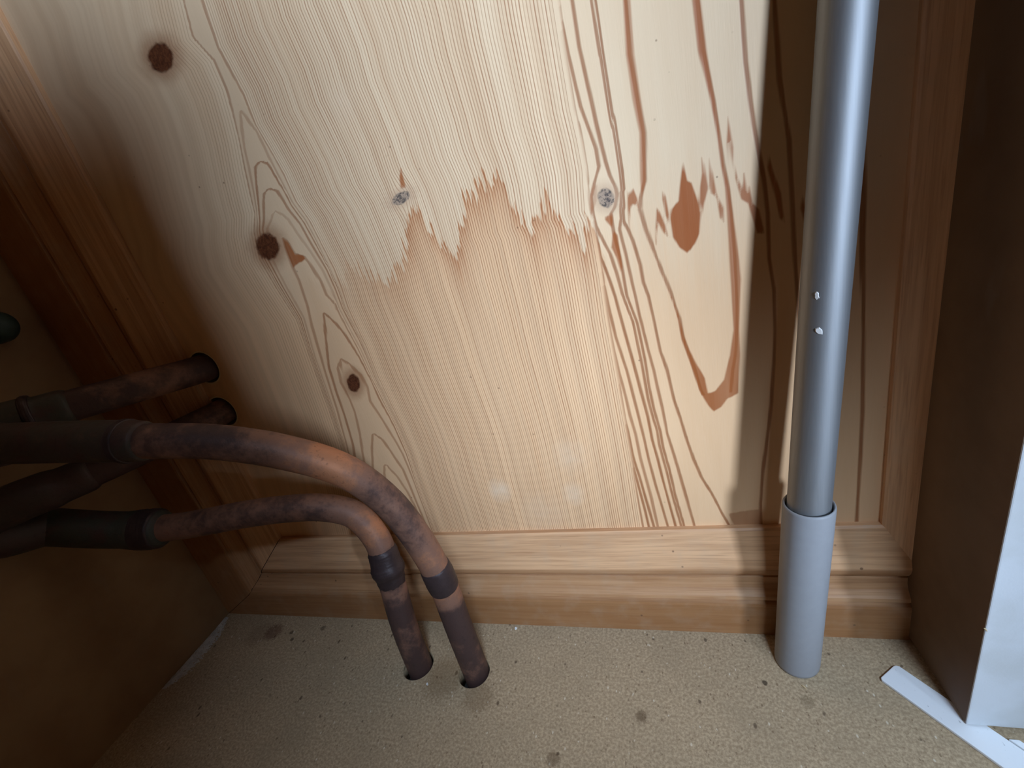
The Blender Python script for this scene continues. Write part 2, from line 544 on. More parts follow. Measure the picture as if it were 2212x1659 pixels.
# ------------------------------------------------------------------ pine panel
G = json.loads('''{"J":[[-29.5,462.3],[-30.2,444.9],[-30.5,416.8],[-30.5,394.0],[-29.3,377.5],[-29.0,362.3],[-31.5,338.7],[-30.0,332.9],[-29.6,312.8],[-29.5,297.4],[-30.2,268.9],[-29.7,229.3],[-29.2,190.0],[-28.9,153.4],[-29.6,113.3],[-29.6,93.4],[-29.9,64.7]],"W":[[[69.2,430.8],[72.9,413.5],[74.3,380.2],[78.4,350.3],[79.8,315.6],[80.6,290.7],[81.6,275.4],[82.5,256.6],[83.5,237.2],[84.9,183.0],[85.5,63.6]],[[57.4,434.6],[58.7,417.8],[59.6,391.3],[62.2,362.0],[63.8,349.8],[66.3,334.8],[67.8,315.8],[67.9,290.3],[69.9,271.5],[69.9,246.0],[68.9,222.5],[66.3,190.0],[63.5,167.7],[60.2,141.7],[57.8,114.2],[56.3,63.8]],[[37.3,441.0],[38.9,423.9],[39.8,402.0],[43.5,378.3],[45.0,362.6],[46.2,347.2],[48.0,333.7],[48.7,320.1],[49.6,294.0],[49.3,268.0],[48.4,249.5],[46.7,231.5],[44.8,222.0],[43.0,208.8],[40.9,191.5],[44.9,165.3],[47.7,121.5],[50.3,94.8],[51.7,63.9]],[[5.9,451.0],[5.7,434.0],[4.4,410.5],[5.6,388.9],[6.8,372.4],[4.5,347.7],[1.1,339.3],[-0.2,333.0],[1.3,323.9],[3.0,315.6],[5.0,307.2],[7.4,297.6],[9.9,287.6],[12.8,275.4],[15.7,261.8],[16.6,247.7],[21.6,225.6],[24.2,210.5],[28.4,196.5],[33.0,166.5],[41.2,121.8],[44.7,95.0],[46.5,63.9]],[[-9.2,455.8],[-9.7,438.7],[-9.6,414.5],[-8.8,392.1],[-7.8,369.7],[-7.3,355.5],[-9.2,338.0],[-10.6,328.6],[-8.3,323.3],[-6.3,315.7],[-5.2,309.0],[-3.8,300.4],[-3.3,289.2],[-1.3,280.1],[0.2,262.8],[1.6,241.9],[4.5,227.6],[6.5,205.6],[9.3,190.3],[12.0,171.9],[15.5,154.3],[19.4,139.4],[26.1,122.7],[30.9,107.4],[35.4,95.3],[39.3,64.0]],[[-9.4,455.9],[-9.9,438.8],[-9.8,414.6],[-9.1,392.2],[-8.1,369.7],[-7.5,355.6],[-8.5,345.4],[-10.0,338.1],[-11.0,329.5],[-13.1,324.3],[-12.7,319.2],[-11.6,309.1],[-10.9,300.1],[-10.2,290.5],[-9.3,282.2],[-8.3,267.4],[-6.0,245.0],[-4.0,228.8],[-3.0,214.3],[-1.7,200.1],[-0.6,178.5],[1.7,163.9],[4.4,145.0],[7.5,121.6],[11.1,93.0],[14.0,64.3]],[[-19.4,459.1],[-20.2,441.9],[-20.3,421.2],[-18.8,400.9],[-17.2,380.2],[-15.5,362.7],[-14.0,354.8],[-11.6,347.4],[-11.4,343.7],[-13.7,337.4],[-16.6,334.0],[-16.6,329.1],[-16.3,319.4],[-15.0,307.0],[-14.7,297.6],[-14.5,282.5],[-10.3,263.0],[-8.7,238.0],[-8.6,219.0],[-7.6,200.8],[-5.3,181.7],[-4.5,166.0],[-1.9,143.4],[-0.4,122.1],[3.3,93.3],[5.3,64.4]],[[-27.3,461.6],[-28.6,444.5],[-26.4,415.6],[-24.5,393.8],[-19.5,370.9],[-19.4,361.2],[-23.5,353.3],[-27.0,345.7],[-27.6,335.1],[-26.4,327.1],[-20.7,311.0],[-18.3,298.3],[-16.8,284.7],[-12.7,265.0],[-10.7,231.5],[-9.9,207.7],[-8.3,192.3],[-6.6,181.5],[-6.6,170.2],[-3.9,146.5],[-2.4,129.1],[1.7,94.2],[3.9,64.4]],[[-30.1,332.1],[-30.2,323.2],[-28.1,313.6],[-25.1,302.8],[-23.3,293.8],[-21.6,283.8],[-18.8,257.9],[-15.8,230.5],[-13.2,206.6],[-11.9,193.5],[-11.2,174.9],[-9.2,158.4],[-7.9,143.0],[-5.6,120.6],[-2.7,94.4],[-1.0,64.4]],[[-30.5,300.6],[-27.8,291.4],[-27.3,281.7],[-25.2,255.6],[-21.5,231.3],[-19.7,212.2],[-17.9,191.5],[-16.5,174.6],[-15.4,156.0],[-13.4,135.8],[-10.9,115.6],[-8.4,93.7],[-6.0,64.5]],[[-30.5,291.5],[-29.1,266.1],[-27.1,232.1],[-25.4,217.2],[-24.0,196.7],[-22.2,180.7],[-21.3,159.4],[-19.6,140.9],[-17.9,123.0],[-16.3,94.8],[-15.3,64.6]],[[-30.1,221.8],[-28.8,204.8],[-27.4,181.2],[-26.3,157.8],[-24.1,142.5],[-21.9,121.5],[-18.9,94.0],[-17.8,64.6]],[[-29.4,188.5],[-28.5,168.6],[-27.2,150.3],[-25.6,131.4],[-24.0,113.1],[-22.8,94.1],[-22.2,64.6]],[[-29.1,151.3],[-28.4,133.7],[-27.9,113.3],[-27.4,94.3],[-27.0,64.7]]],"L":[[-232.3,527.0],[-234.3,507.3],[-236.3,483.6],[-231.8,456.3],[-232.1,438.0],[-228.7,422.8],[-225.3,406.1],[-224.1,388.3],[-219.2,373.9],[-217.2,358.7],[-214.3,339.5],[-214.0,325.7],[-215.0,310.3],[-213.8,295.4],[-212.0,277.7],[-211.4,251.5],[-209.1,227.5],[-206.5,205.1],[-205.2,180.5],[-207.0,146.6],[-206.9,120.8],[-207.3,99.7],[-207.3,66.5]],"CL":[[-241.5,529.9],[-248.3,511.5],[-252.6,493.3],[-244.4,478.7],[-243.8,462.4],[-246.4,446.2],[-249.0,434.2],[-254.3,416.6],[-258.3,400.8],[-260.9,388.8],[-268.1,377.3],[-273.6,358.1],[-269.9,336.1],[-263.8,309.0],[-266.1,278.3],[-267.9,253.2],[-269.6,227.2],[-272.9,195.1],[-280.0,156.0],[-292.4,102.5],[-298.8,67.4]],"V":[[[-239.1,449.7],[[-243.8,439.7],[-247.9,427.7],[-250.7,415.7],[-253.8,404.4],[-258.2,390.4],[-262.4,381.3]],[[-235.9,441.7],[-232.8,434.6],[-231.8,423.6],[-231.3,413.4],[-229.6,399.3],[-227.6,387.6],[-223.2,376.3],[-220.5,360.4],[-218.8,342.1],[-219.3,328.4],[-221.9,311.5],[-219.6,298.6],[-217.2,280.4]]],[[-239.5,418.3],[[-245.0,416.4],[-250.0,405.9],[-255.1,393.8],[-259.6,382.7]],[[-234.2,415.6],[-232.4,407.8],[-229.9,396.4],[-229.0,386.4]]],[[-240.9,400.8],[[-246.3,399.9],[-250.6,392.8],[-255.7,383.5]],[[-235.7,398.4],[-233.8,391.2],[-232.3,384.6]]],[[-243.4,386.2],[[-246.9,385.0],[-249.7,381.5],[-256.4,376.8]],[[-239.5,383.4],[-236.0,379.1],[-233.1,368.5],[-229.0,356.2],[-224.4,341.5]]],[[-246.5,368.4],[[-247.6,361.4],[-248.5,347.9],[-247.8,336.6],[-249.2,318.8],[-252.5,302.9],[-254.2,290.1]],[[-243.6,364.2],[-241.8,355.5],[-235.4,353.2],[-233.1,347.6],[-229.2,333.1],[-229.1,322.5],[-224.2,314.8]]],[[-237.5,309.8],[[-241.1,301.0],[-246.2,286.1],[-253.0,265.4],[-255.4,243.0],[-256.5,222.5],[-260.4,194.9]],[[-230.6,300.4],[-225.7,288.3],[-221.1,268.9],[-218.6,249.6],[-217.9,232.8],[-214.8,214.8]]],[[-238.9,271.9],[[-245.2,264.7],[-247.6,252.2],[-245.4,236.6],[-245.5,224.4],[-249.8,203.2],[-255.9,178.2]],[[-232.5,266.6],[-226.3,256.4],[-224.8,245.0],[-227.4,232.3],[-223.3,215.7],[-218.9,195.5],[-215.8,179.5],[-214.8,157.0],[-214.0,131.4]]],[[-236.3,202.3],[[-242.6,189.9],[-249.0,172.7]],[[-230.7,196.7],[-226.5,183.8],[-221.4,164.3],[-220.8,144.0],[-220.8,126.6]]],[[-236.6,170.8],[[-240.8,162.3],[-243.2,153.5]],[[-229.7,158.0],[-225.2,140.7],[-223.1,126.8]]]],"tide":[[-278.9,348.6],[-264.5,342.3],[-246.3,335.3],[-227.2,331.0],[-212.6,331.7],[-199.7,338.3],[-190.8,331.6],[-170.8,323.7],[-159.8,335.3],[-151.5,346.3],[-142.1,364.8],[-137.6,360.8],[-132.2,351.3],[-127.4,339.7],[-119.5,331.9],[-105.2,359.9],[-101.2,366.0],[-94.8,365.9],[-88.1,372.5],[-81.3,379.3],[-80.4,368.0],[-76.6,359.0],[-72.6,344.2],[-67.5,333.1],[-59.7,347.4],[-57.7,343.1],[-52.7,351.3],[-50.8,340.8],[-42.1,332.5],[-38.5,328.3],[-37.5,314.4],[-30.0,332.6],[-26.9,325.9],[-26.0,308.6]],"P":[[[26.1,352.1],[27.5,342.3],[29.6,340.8],[31.3,334.9],[32.8,329.0],[33.6,323.4],[32.0,312.2],[29.0,306.9],[24.0,302.2],[19.9,306.6],[17.1,313.0],[16.6,324.3],[18.2,329.4],[21.8,332.7],[23.0,339.6],[24.7,347.1]],[[35.9,352.8],[37.0,348.5],[38.3,336.0],[35.5,328.4],[33.7,320.6],[32.8,329.0],[33.7,337.1],[35.5,344.5]],[[39.8,351.8],[41.4,343.1],[42.6,332.3],[45.7,323.3],[45.2,315.2],[43.0,318.5],[42.0,329.7],[39.5,333.0],[39.1,341.2]],[[50.2,369.1],[51.1,364.4],[52.1,353.5],[51.8,346.8],[53.4,337.8],[56.1,330.1],[56.8,339.4],[57.3,335.2],[57.9,328.7],[59.0,332.1],[60.3,322.8],[63.7,318.8],[65.9,305.0],[62.3,305.8],[58.4,323.2],[54.8,326.3],[52.3,338.1],[51.2,348.6],[50.4,356.2],[49.4,341.2],[48.8,356.6]],[[69.1,346.2],[70.9,338.6],[74.9,324.8],[76.3,308.4],[73.8,311.7],[70.7,328.5],[68.4,339.2]],[[84.8,322.1],[86.6,314.1],[87.7,300.4],[86.1,306.3],[84.1,314.7]],[[-5.3,344.9],[-3.8,342.2],[-2.1,344.9],[-0.5,339.6],[-0.2,333.6],[-1.4,336.5],[-3.5,336.9],[-4.9,334.1],[-6.2,326.9],[-6.7,318.8],[-7.0,327.0],[-6.3,337.6]],[[9.6,331.9],[11.4,328.9],[13.5,321.3],[14.5,313.2],[11.9,316.8],[9.7,323.2],[7.0,310.4],[7.8,320.1]],[[13.9,340.2],[15.3,336.5],[16.2,325.4],[16.0,320.7],[14.2,325.9],[13.2,335.7]],[[-23.0,352.9],[-21.8,351.6],[-23.2,343.0],[-26.6,337.9],[-28.0,336.3],[-27.2,345.8],[-25.7,349.6]],[[-15.9,335.5],[-15.5,332.4],[-16.6,325.3],[-18.8,328.8],[-20.3,332.1],[-19.2,333.3],[-17.3,333.4]],[[-16.7,324.5],[-14.2,320.9],[-14.3,310.5],[-14.4,301.3],[-15.7,298.3],[-16.9,307.6],[-19.1,314.4]],[[-246.5,368.4],[-243.6,364.2],[-241.8,355.5],[-235.4,353.2],[-234.7,350.3],[-244.2,348.1],[-247.8,346.1],[-247.8,353.6],[-247.6,361.4]],[[11.8,278.6],[15.1,261.9],[16.1,247.8],[21.0,225.7],[23.6,210.6],[28.0,198.4],[31.4,192.6],[36.6,195.9],[40.6,201.4],[47.6,205.1],[50.0,232.3],[50.2,249.2],[52.7,280.9],[52.3,292.9],[50.4,319.7],[49.4,333.4],[47.1,347.0],[46.1,362.3],[44.8,377.5],[42.2,401.3],[41.0,423.2],[41.4,439.7],[36.1,441.4],[36.8,424.5],[37.9,402.5],[42.0,379.3],[44.1,362.8],[45.2,347.4],[46.6,334.1],[46.8,320.5],[46.8,294.6],[46.8,269.3],[46.8,249.8],[44.0,232.6],[41.3,223.5],[39.5,216.0],[33.6,208.6],[29.2,207.4],[28.0,218.9],[23.9,228.9],[20.0,240.4],[17.7,250.4],[16.0,262.3],[13.0,277.5]],[[9.1,450.0],[8.4,433.2],[7.1,409.7],[8.0,388.3],[8.2,372.0],[5.5,347.4],[2.0,338.3],[2.5,348.2],[5.1,372.8],[3.5,389.5],[3.0,410.9],[4.6,434.3],[5.4,451.2]],[[-140.1,391.0],[-140.8,383.7],[-140.8,378.0],[-144.8,378.1],[-143.9,384.4]],[[40.6,91.1],[35.9,105.0],[44.5,106.8],[57.0,108.4],[57.1,90.6]]],"K":[[[-282.0,490.7],[-270.4,490.7],[-281.9,482.0],0],[[-261.9,365.0],[-250.2,366.9],[-261.3,354.9],0],[[-235.7,249.8],[-228.5,252.2],[-235.6,241.4],1],[[-146.8,372.8],[-138.8,373.9],[-146.8,369.0],2],[[-17.9,343.4],[-12.5,343.2],[-17.5,337.4],2]]}''')
HOLES = (((-0.3755, 0.2835), 0.0142), ((-0.3810, 0.2405), 0.0142))
YP = 0.303


def build_panel():
    dx = 0.0013
    xs = np.arange(-0.41, 0.1641, dx)
    zs = np.r_[np.arange(0.078, 0.6005, dx), 0.66, 1.0]
    X, Z = np.meshgrid(xs, zs)
    nz, nx = X.shape

    def curve(pts):
        p = np.array(pts) / 1000.0
        o = np.argsort(p[:, 1])
        return p[o, 1], p[o, 0]

    def at(pts, z):
        a, b = curve(pts)
        return np.interp(z, a, b)

    L, J, CLv = at(G['L'], zs), at(G['J'], zs), at(G['CL'], zs)
    N = 112.0
    ra, rb, sb = np.zeros_like(X), np.zeros_like(X), np.zeros_like(X)
    sa, wa = np.zeros_like(X), np.full_like(X, 0.00048)
    Vs = []
    for ap, l, r in G['V']:
        az = ap[1] / 1000.0
        Vs.append((az, curve([ap] + l), curve([ap] + r)))
    Ws = [(curve(c), max(p[1] for p in c) / 1000.0) for c in G['W'][::-1]]
    dl = 0.0011
    # push of the fine lines round the grey knot
    kx, kz = G['K'][3][0][0] / 1000, G['K'][3][0][1] / 1000
    push = -(X - kx) * 0.75 * np.exp(-((X - kx) / 0.0075) ** 2 - ((Z - kz) / 0.010) ** 2)
    for i, z in enumerate(zs):
        row = xs + push[i]
        l, j, c = L[i], J[i], CLv[i]
        act = [k for k, (az, _, _) in enumerate(Vs) if az > z]
        m = len(act)
        kn, ph = [c], [0.0]
        lx, rx = [], []
        for q, k in enumerate(act):
            az, (za, xa), (zb, xb) = Vs[k]
            x0 = np.interp(z, za, xa)
            if z < za[0]:
                x0 += (np.interp(z, *curve(G['CL'])) - np.interp(za[0], *curve(G['CL'])))
            lo = c + dl * (q + 1)
            if z < za[0]:   # run the limb back into the edge lines
                t = min(1, (za[0] - z) / 0.10)
                x0 = x0 * (1 - t) + lo * t
            x1 = np.interp(z, zb, xb)
            hi = l - dl * (q + 1)
            if z < zb[0]:
                x1 += (np.interp(z, *curve(G['L'])) - np.interp(zb[0], *curve(G['L'])))
                t = min(1, (zb[0] - z) / 0.10)
                x1 = x1 * (1 - t) + hi * t
            lx.append(max(x0, lo)); rx.append(min(x1, hi))
        for q in range(m):
            if lx[q] > rx[q]:
                mm = .5 * (lx[q] + rx[q]); lx[q] = rx[q] = mm
        for q in range(m):
            kn.append(lx[q]); ph.append(q + 1.0)
        nxt = [az for az, _, _ in Vs if az <= z]
        if m and nxt:
            a0 = Vs[act[-1]][0]
            b = 0.06 + 0.86 * np.clip((a0 - z) / max(1e-4, a0 - nxt[0]), 0, 1)
        else:
            b = 0.45
        last_l = lx[-1] if m else c
        last_r = rx[-1] if m else l
        kn.append(.5 * (last_l + last_r)); ph.append(m + b)
        for q in range(m - 1, -1, -1):
            kn.append(rx[q]); ph.append(q + 1.0)
        kn.append(l); ph.append(0.0)
        kn = np.maximum.accumulate(np.array(kn) + np.arange(len(kn)) * 2e-5)
        mid = np.interp(row, kn, ph)
        left = (row - c) / 0.0024
        t = (row - l) / (j - l)
        right = -N * (t + 0.07 * t * (1 - t))
        ra[i] = np.where(row < c, left, np.where(row > l, right, mid))
        sa[i] = np.where(row < c, 0.62 * np.exp(-((c - row) / 0.028) ** 2), np.where(row > l, 0.78, 0.838))
        wa[i] = np.where((row > c) & (row < l), 0.0019, np.where(row < c, .00055, np.interp(row, [l, l + .03], [.0009, .00050])))
        # the broad rings on the right
        kx_, pv = [], []
        for k, ((za, xa), top) in enumerate(Ws):
            kx_.append(j + 0.00035 * (k + 1) if z > top else max(np.interp(z, za, xa), j + 0.00035 * (k + 1)))
            pv.append(float(k + 1))
        kx_ = np.maximum.accumulate(np.array([j] + kx_ + [kx_[-1] + .05]) + np.arange(len(kx_) + 2) * 2e-5)
        rb[i] = np.interp(xs, kx_, [0.55] + pv + [pv[-1] + 1.5])
        unborn = sum(1 for (_, top) in Ws if z > top)
        inner = (xs > kx_[-6] + .0022) & (xs < kx_[-3] - .0022) if z < 0.2065 else np.zeros(nx, bool)
        sb[i] = 1.0 * np.clip((xs - (j + 0.00035 * unborn + 0.0002)) / 0.0013, 0, 1) * ~inner
    pa = np.clip(1.0 / np.maximum(np.abs(np.gradient(ra, dx, axis=1)), 1e-3), 0, 0.02)
    pb = np.clip(1.0 / np.maximum(np.abs(np.gradient(rb, dx, axis=1)), 1e-3), 0, 0.03)
    wb = np.full_like(X, 0.00165)
    wa = np.minimum(wa, 0.36 * pa)
    Li, Ji = L[:, None], J[:, None]
    U = np.where(X < Ji, (X - Li) / (Ji - Li), 1 + (X - Ji) / 0.12)

    def u_of(p):
        x, z = p[0] / 1000, p[1] / 1000
        l, j = at(G['L'], z), at(G['J'], z)
        return (x - l) / (j - l) if x < j else 1 + (x - j) / 0.12
    tu = [u_of(p) for p in G['tide']]
    tz = [p[1] / 1000 for p in G['tide']]
    o = np.argsort(tu)
    tide = np.interp(U, np.array(tu)[o], np.array(tz)[o]) - Z
    tb = np.interp(U, [-.25, .05, .2, .3, .34, .95, 1.0, 1.06], [0, .25, .5, .6, 1, 1, .9, 0.0])

    # stains as signed distance to their outlines
    stain = np.full_like(X, -0.02)
    sk = np.zeros_like(X)
    for k, poly in enumerate(G['P']):
        P = np.array(poly) / 1000.0
        x0, z0 = P.min(0) - .008
        x1, z1 = P.max(0) + .008
        I = np.where((X > x0) & (X < x1) & (Z > z0) & (Z < z1))
        px, pz = X[I], Z[I]
        d = np.full(px.shape, 1e9)
        ins = np.zeros(px.shape, bool)
        for a, b in zip(P, np.roll(P, -1, 0)):
            e = b - a
            t = np.clip(((px - a[0]) * e[0] + (pz - a[1]) * e[1]) / max(1e-12, e @ e), 0, 1)
            d = np.minimum(d, np.hypot(px - a[0] - t * e[0], pz - a[1] - t * e[1]))
            cond = (a[1] > pz) != (b[1] > pz)
            with np.errstate(divide='ignore', invalid='ignore'):
                xi = a[0] + (pz - a[1]) / (b[1] - a[1]) * e[0]
            ins ^= cond & (px < xi)
        sd = np.where(ins, d, -d)
        up = sd > stain[I]
        stain[I] = np.where(up, sd, stain[I])
        kk = {0: 1.0, 14: .7, 16: .55, 9: .5, 13: .90}.get(k, .92)
        s2 = sk[I]; s2[up] = kk; sk[I] = s2
    sk[sk == 0] = .8
    kd, kg = np.full_like(X, 9.0), np.zeros_like(X)
    for k, (c, a, b, t) in enumerate(G['K']):
        c, a, b = np.array(c) / 1000, np.array(a) / 1000, np.array(b) / 1000
        A = np.linalg.inv(np.stack([a - c, b - c], 1))
        u = A[0, 0] * (X - c[0]) + A[0, 1] * (Z - c[1])
        w_ = A[1, 0] * (X - c[0]) + A[1, 1] * (Z - c[1])
        r = np.hypot(u, w_)
        nearer = r < kd
        kd = np.where(nearer, r, kd)
        kg = np.where(nearer, {0: 0, 1: 0.0, 2: 1.0}[t], kg)
    scuff = np.zeros_like(X)
    for (x, z, r, k) in ((-.1385, .137, .0085, .85), (-.077, .130, .008, .6), (-.073, .166, .012, .35), (-.1657, .434, .008, .35), (-.105, .112, .016, .3)):
        scuff = np.maximum(scuff, k * np.clip(1.35 - np.hypot(X - x, (Z - z) * .8) / r, 0, 1))

    # round holes for the two pipes: drop the quads inside and pull the rim onto the circle
    inside = np.zeros(X.shape, bool)
    X2, Z2 = X.copy(), Z.copy()
    for (hx, hz), r in HOLES:
        d = np.hypot(X - hx, Z - hz)
        inside |= d < r - 1e-6
        band = (d < r + dx * 1.0) & (d > r - dx * 1.0)
        f_ = np.where(band, r / np.maximum(d, 1e-6), 1)
        X2 = np.where(band, hx + (X - hx) * f_, X2)
        Z2 = np.where(band, hz + (Z - hz) * f_, Z2)
        inside &= ~band | (d < r - dx)
    verts = np.stack([X2.ravel(), np.full(X.size, YP), Z2.ravel()], 1)
    idx = np.arange(X.size).reshape(nz, nx)
    q = np.stack([idx[:-1, :-1], idx[:-1, 1:], idx[1:, 1:], idx[1:, :-1]], -1).reshape(-1, 4)
    bad = inside.ravel()[q].any(1)
    for (hx, hz), r in HOLES:
        cx_, cz_ = X2.ravel()[q].mean(1), Z2.ravel()[q].mean(1)
        bad |= np.hypot(cx_ - hx, cz_ - hz) < r - dx * .35
    q = q[~bad]
    me = bpy.data.meshes.new('wall_back')
    me.vertices.add(len(verts))
    me.vertices.foreach_set('co', verts.ravel())
    me.loops.add(q.size)
    me.loops.foreach_set('vertex_index', q.ravel())
    me.polygons.add(len(q))
    me.polygons.foreach_set('loop_start', np.arange(0, q.size, 4))
    me.update(calc_edges=True)
    me.validate()
    for name, a in dict(ring_a=ra, pitch_a=pa, strength_a=sa, width_a=wa, ring_b=rb, pitch_b=pb, strength_b=sb, width_b=wb,
                        side=X - Ji, tide=tide, tide_band=tb, stain=stain, stain_k=sk, knot=kd, knot_grey=kg, scuff=scuff).items():
        t = me.attributes.new(name, 'FLOAT', 'POINT')
        t.data.foreach_set('value', a.astype(np.float32).ravel())
    me.materials.append(M['panel'])
    o = bpy.data.objects.new('wall_back', me)
    COL.objects.link(o)
    return structure(o)


panel = build_panel()
box('backing_board', -0.52, 0.34, 0.318, 0.33, 0.0, 1.0, M['dark'], panel)  # dark colour stands in for the shade inside the pipe holes
for (hx, hz), r in HOLES:                      # raw wood round each drilled hole, lightened in colour as a lit rim
    vs, fs = [], []
    for k in range(40):
        a = 2 * math.pi * k / 40
        for rr, y in ((r + .0002, YP - .0003), (r * .97, .318), (r * 1.09, YP - .0004)):
            vs.append((hx + rr * math.cos(a), y, hz + rr * math.sin(a)))
    for k in range(40):
        a, b = 3 * k, 3 * ((k + 1) % 40)
        fs += [(a, b, b + 1, a + 1), (a, a + 2, b + 2, b)]
    obj('hole_edge', vs, fs, M['raw'], panel)

# ------------------------------------------------------------------ moulded frame round the panel, mitred
PROF = [(0, .285), (.0300, .285), (.0318, .2856), (.0330, .2884), (.0342, .2884), (.0352, .2866), (.0380, .2872), (.0395, .2886), (.0430, .2912), (.0470, .2928),
        (.0520, .2930), (.0530, .2955), (.0540, .2955), (.0548, .2922), (.0585, .2902), (.0622, .2893), (.0640, .2894), (.0665, .2901), (.0930, .2978), (.0945, .2992), (.0945, .3045)]
XR = 0.1490


def moulding(name, rows, mat):
    n, m = len(rows), len(rows[0])
    vs = [p for r in rows for p in r]
    fs = [(i * m + k, i * m + k + 1, (i + 1) * m + k + 1, (i + 1) * m + k) for i in range(n - 1) for k in range(m - 1)]
    outer_dark = [{0: .85}.get(int(PROF[i][0] > .032) + int(PROF[i][0] > .0632), .5 if PROF[i][0] < .0632 else .05) for i in range(n) for _ in range(m)]  # darker towards the outer flat, pale on the inner band
    return structure(obj(name, vs, fs, mat, attrs={'outer_dark': outer_dark}))


def lx(z): return -0.5 + (z + 0.0166 if z > 0.01 else 0.0)


def rx(z): return min(XR + .0005, 0.1322 + (0.0945 - z))


bottom, left, right = [], [], []
for z, y in PROF:
    bottom.append([(lx(z) + (rx(z) - lx(z)) * t, y, z) for t in np.linspace(0, 1, 12)])
    left.append([(lx(z) - .0001, y - .00005, z + (1.0 - z) * t) for t in np.linspace(0, 1, 12)])
    right.append([(rx(z), y, z + (1.0 - z) * t) for t in np.linspace(0, 1, 12)])
moulding('trim_1', bottom, M['trim_x'])
moulding('trim_2', left, M['trim_z'])
moulding('trim_3', right, M['trim_z'])
# fine dark mitre joint at the lower left corner
mj = [(lx(z) - .0006, y - .0002, z) for z, y in PROF[:-1]] + [(lx(z) + .0003, y - .0002, z) for z, y in PROF[:-1]]
k = len(PROF) - 1
structure(obj('trim_4', mj, [(i, i + 1, k + i + 1, k + i) for i in range(k - 1)], M['dark']))


# ------------------------------------------------------------------ copper pipes
def thing(name, loc, label, cat, group=None):
    e = empty(name, loc)
    return tag(e, label, cat, group)


def child(o, p):
    o.parent = p
    o.matrix_parent_inverse = Matrix.Translation(-Vector(p.location))
    return o


def part(p, name, path, r, mat=None, tone=None, green=0.0, **kw):
    n = len(path)
    att = None
    if mat is None:
        mat = M['copper']
        att = {'tone': np.broadcast_to(np.asarray(tone if tone is not None else .3, float), (n,)), 'green': np.full(n, green)}
    return child(tube(name, path, r, mat, None, attrs=att, **kw), p)


def cut(path, s, a, b, n=None):
    n = n or max(4, int((b - a) / .0015))
    ss = np.linspace(a, b, n)
    return np.stack([np.interp(ss, s, path[:, k]) for k in range(3)], 1)


def collar(p, name, path, s, a, b, r, mat, bulge=1.12, rim=1.03):
    q = cut(path, s, a, b, 22)
    t = np.linspace(0, 1, 22)
    rr = r * (rim + (bulge - rim) * np.sin(np.pi * np.clip(t, 0, 1)) ** .7)
    rr[0] = rr[-1] = r * .99
    return part(p, name, q, rr, mat, wobble=.012)


# the front run: up through the right floor hole, over a bend to the left, round an elbow and into the upper hole in the panel
p1 = thing('copper_pipe', (-0.179, 0.240, 0.0), 'old copper pipe bending highest, from right floor hole to upper hole in the pine panel', 'pipe', 'copper pipes bending through the cupboard')
path, s = spline([(-.1785, .2395, -.03), (-.179, .240, .05), (-.179, .2407, .100), (-.1835, .2395, .1415), (-.1925, .2345, .1830), (-.2060, .2225, .2190),
                  (-.2300, .2080, .2450), (-.2660, .1975, .2625), (-.2967, .1890, .2714), (-.3500, .1830, .2800), (-.4065, .1745, .2890)])
i_end = s[np.argmin(np.abs(path[:, 0] + .318))]
s_b = s - 0.03
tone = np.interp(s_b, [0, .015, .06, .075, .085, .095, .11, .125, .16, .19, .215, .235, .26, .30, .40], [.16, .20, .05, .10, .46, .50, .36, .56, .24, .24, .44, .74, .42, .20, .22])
k = s <= i_end
part(p1, 'bent_pipe', path[k], .0110, tone=tone[k], wobble=.006)
collar(p1, 'soldered_collar', path, s, .03 + .094, .03 + .117, .0110, M['solder'], 1.10)
big = s >= i_end - .014
part(p1, 'reducer', path[big], np.interp(s[big], [i_end - .014, i_end - .010, i_end + .004, i_end + .012], [.0111, .0126, .0134, .0134]), tone=np.full(big.sum(), .10), green=.45)
collar(p1, 'fitting_ring', path, s, i_end - .001, i_end + .004, .0133, M['solder'], 1.05)
A = [(-.375, .315, .2830), (-.3755, .303, .2835), (-.4020, .2440, .2905), (-.4290, .2050, .2945), (-.4440, .1860, .2960), (-.4470, .1700, .2950), (-.4330, .1620, .2925), (-.4065, .1745, .2890)]
pa_, sa_ = spline(A)
ia = s_a = sa_[np.argmin(np.abs(pa_[:, 1] - .2230) + (np.arange(len(pa_)) > len(pa_) * .6) * 9)]
k = sa_ <= ia + .01
part(p1, 'wall_pipe', pa_[k], .0118, tone=np.interp(sa_[k], [0, .02, .05, .07, .10], [.12, .14, .30, .22, .05]), wobble=.006)
k = sa_ >= ia
t = (sa_[k] - ia) / (sa_[-1] - ia)
part(p1, 'elbow', pa_[k], np.interp(t, [0, .03, .16, .20, .8, 1], [.0122, .0136, .0136, .0150, .0150, .0140]), tone=np.full(k.sum(), .04), green=.55)
collar(p1, 'elbow_rim', pa_, sa_, ia + .019, ia + .025, .0146, M['solder'], 1.10)

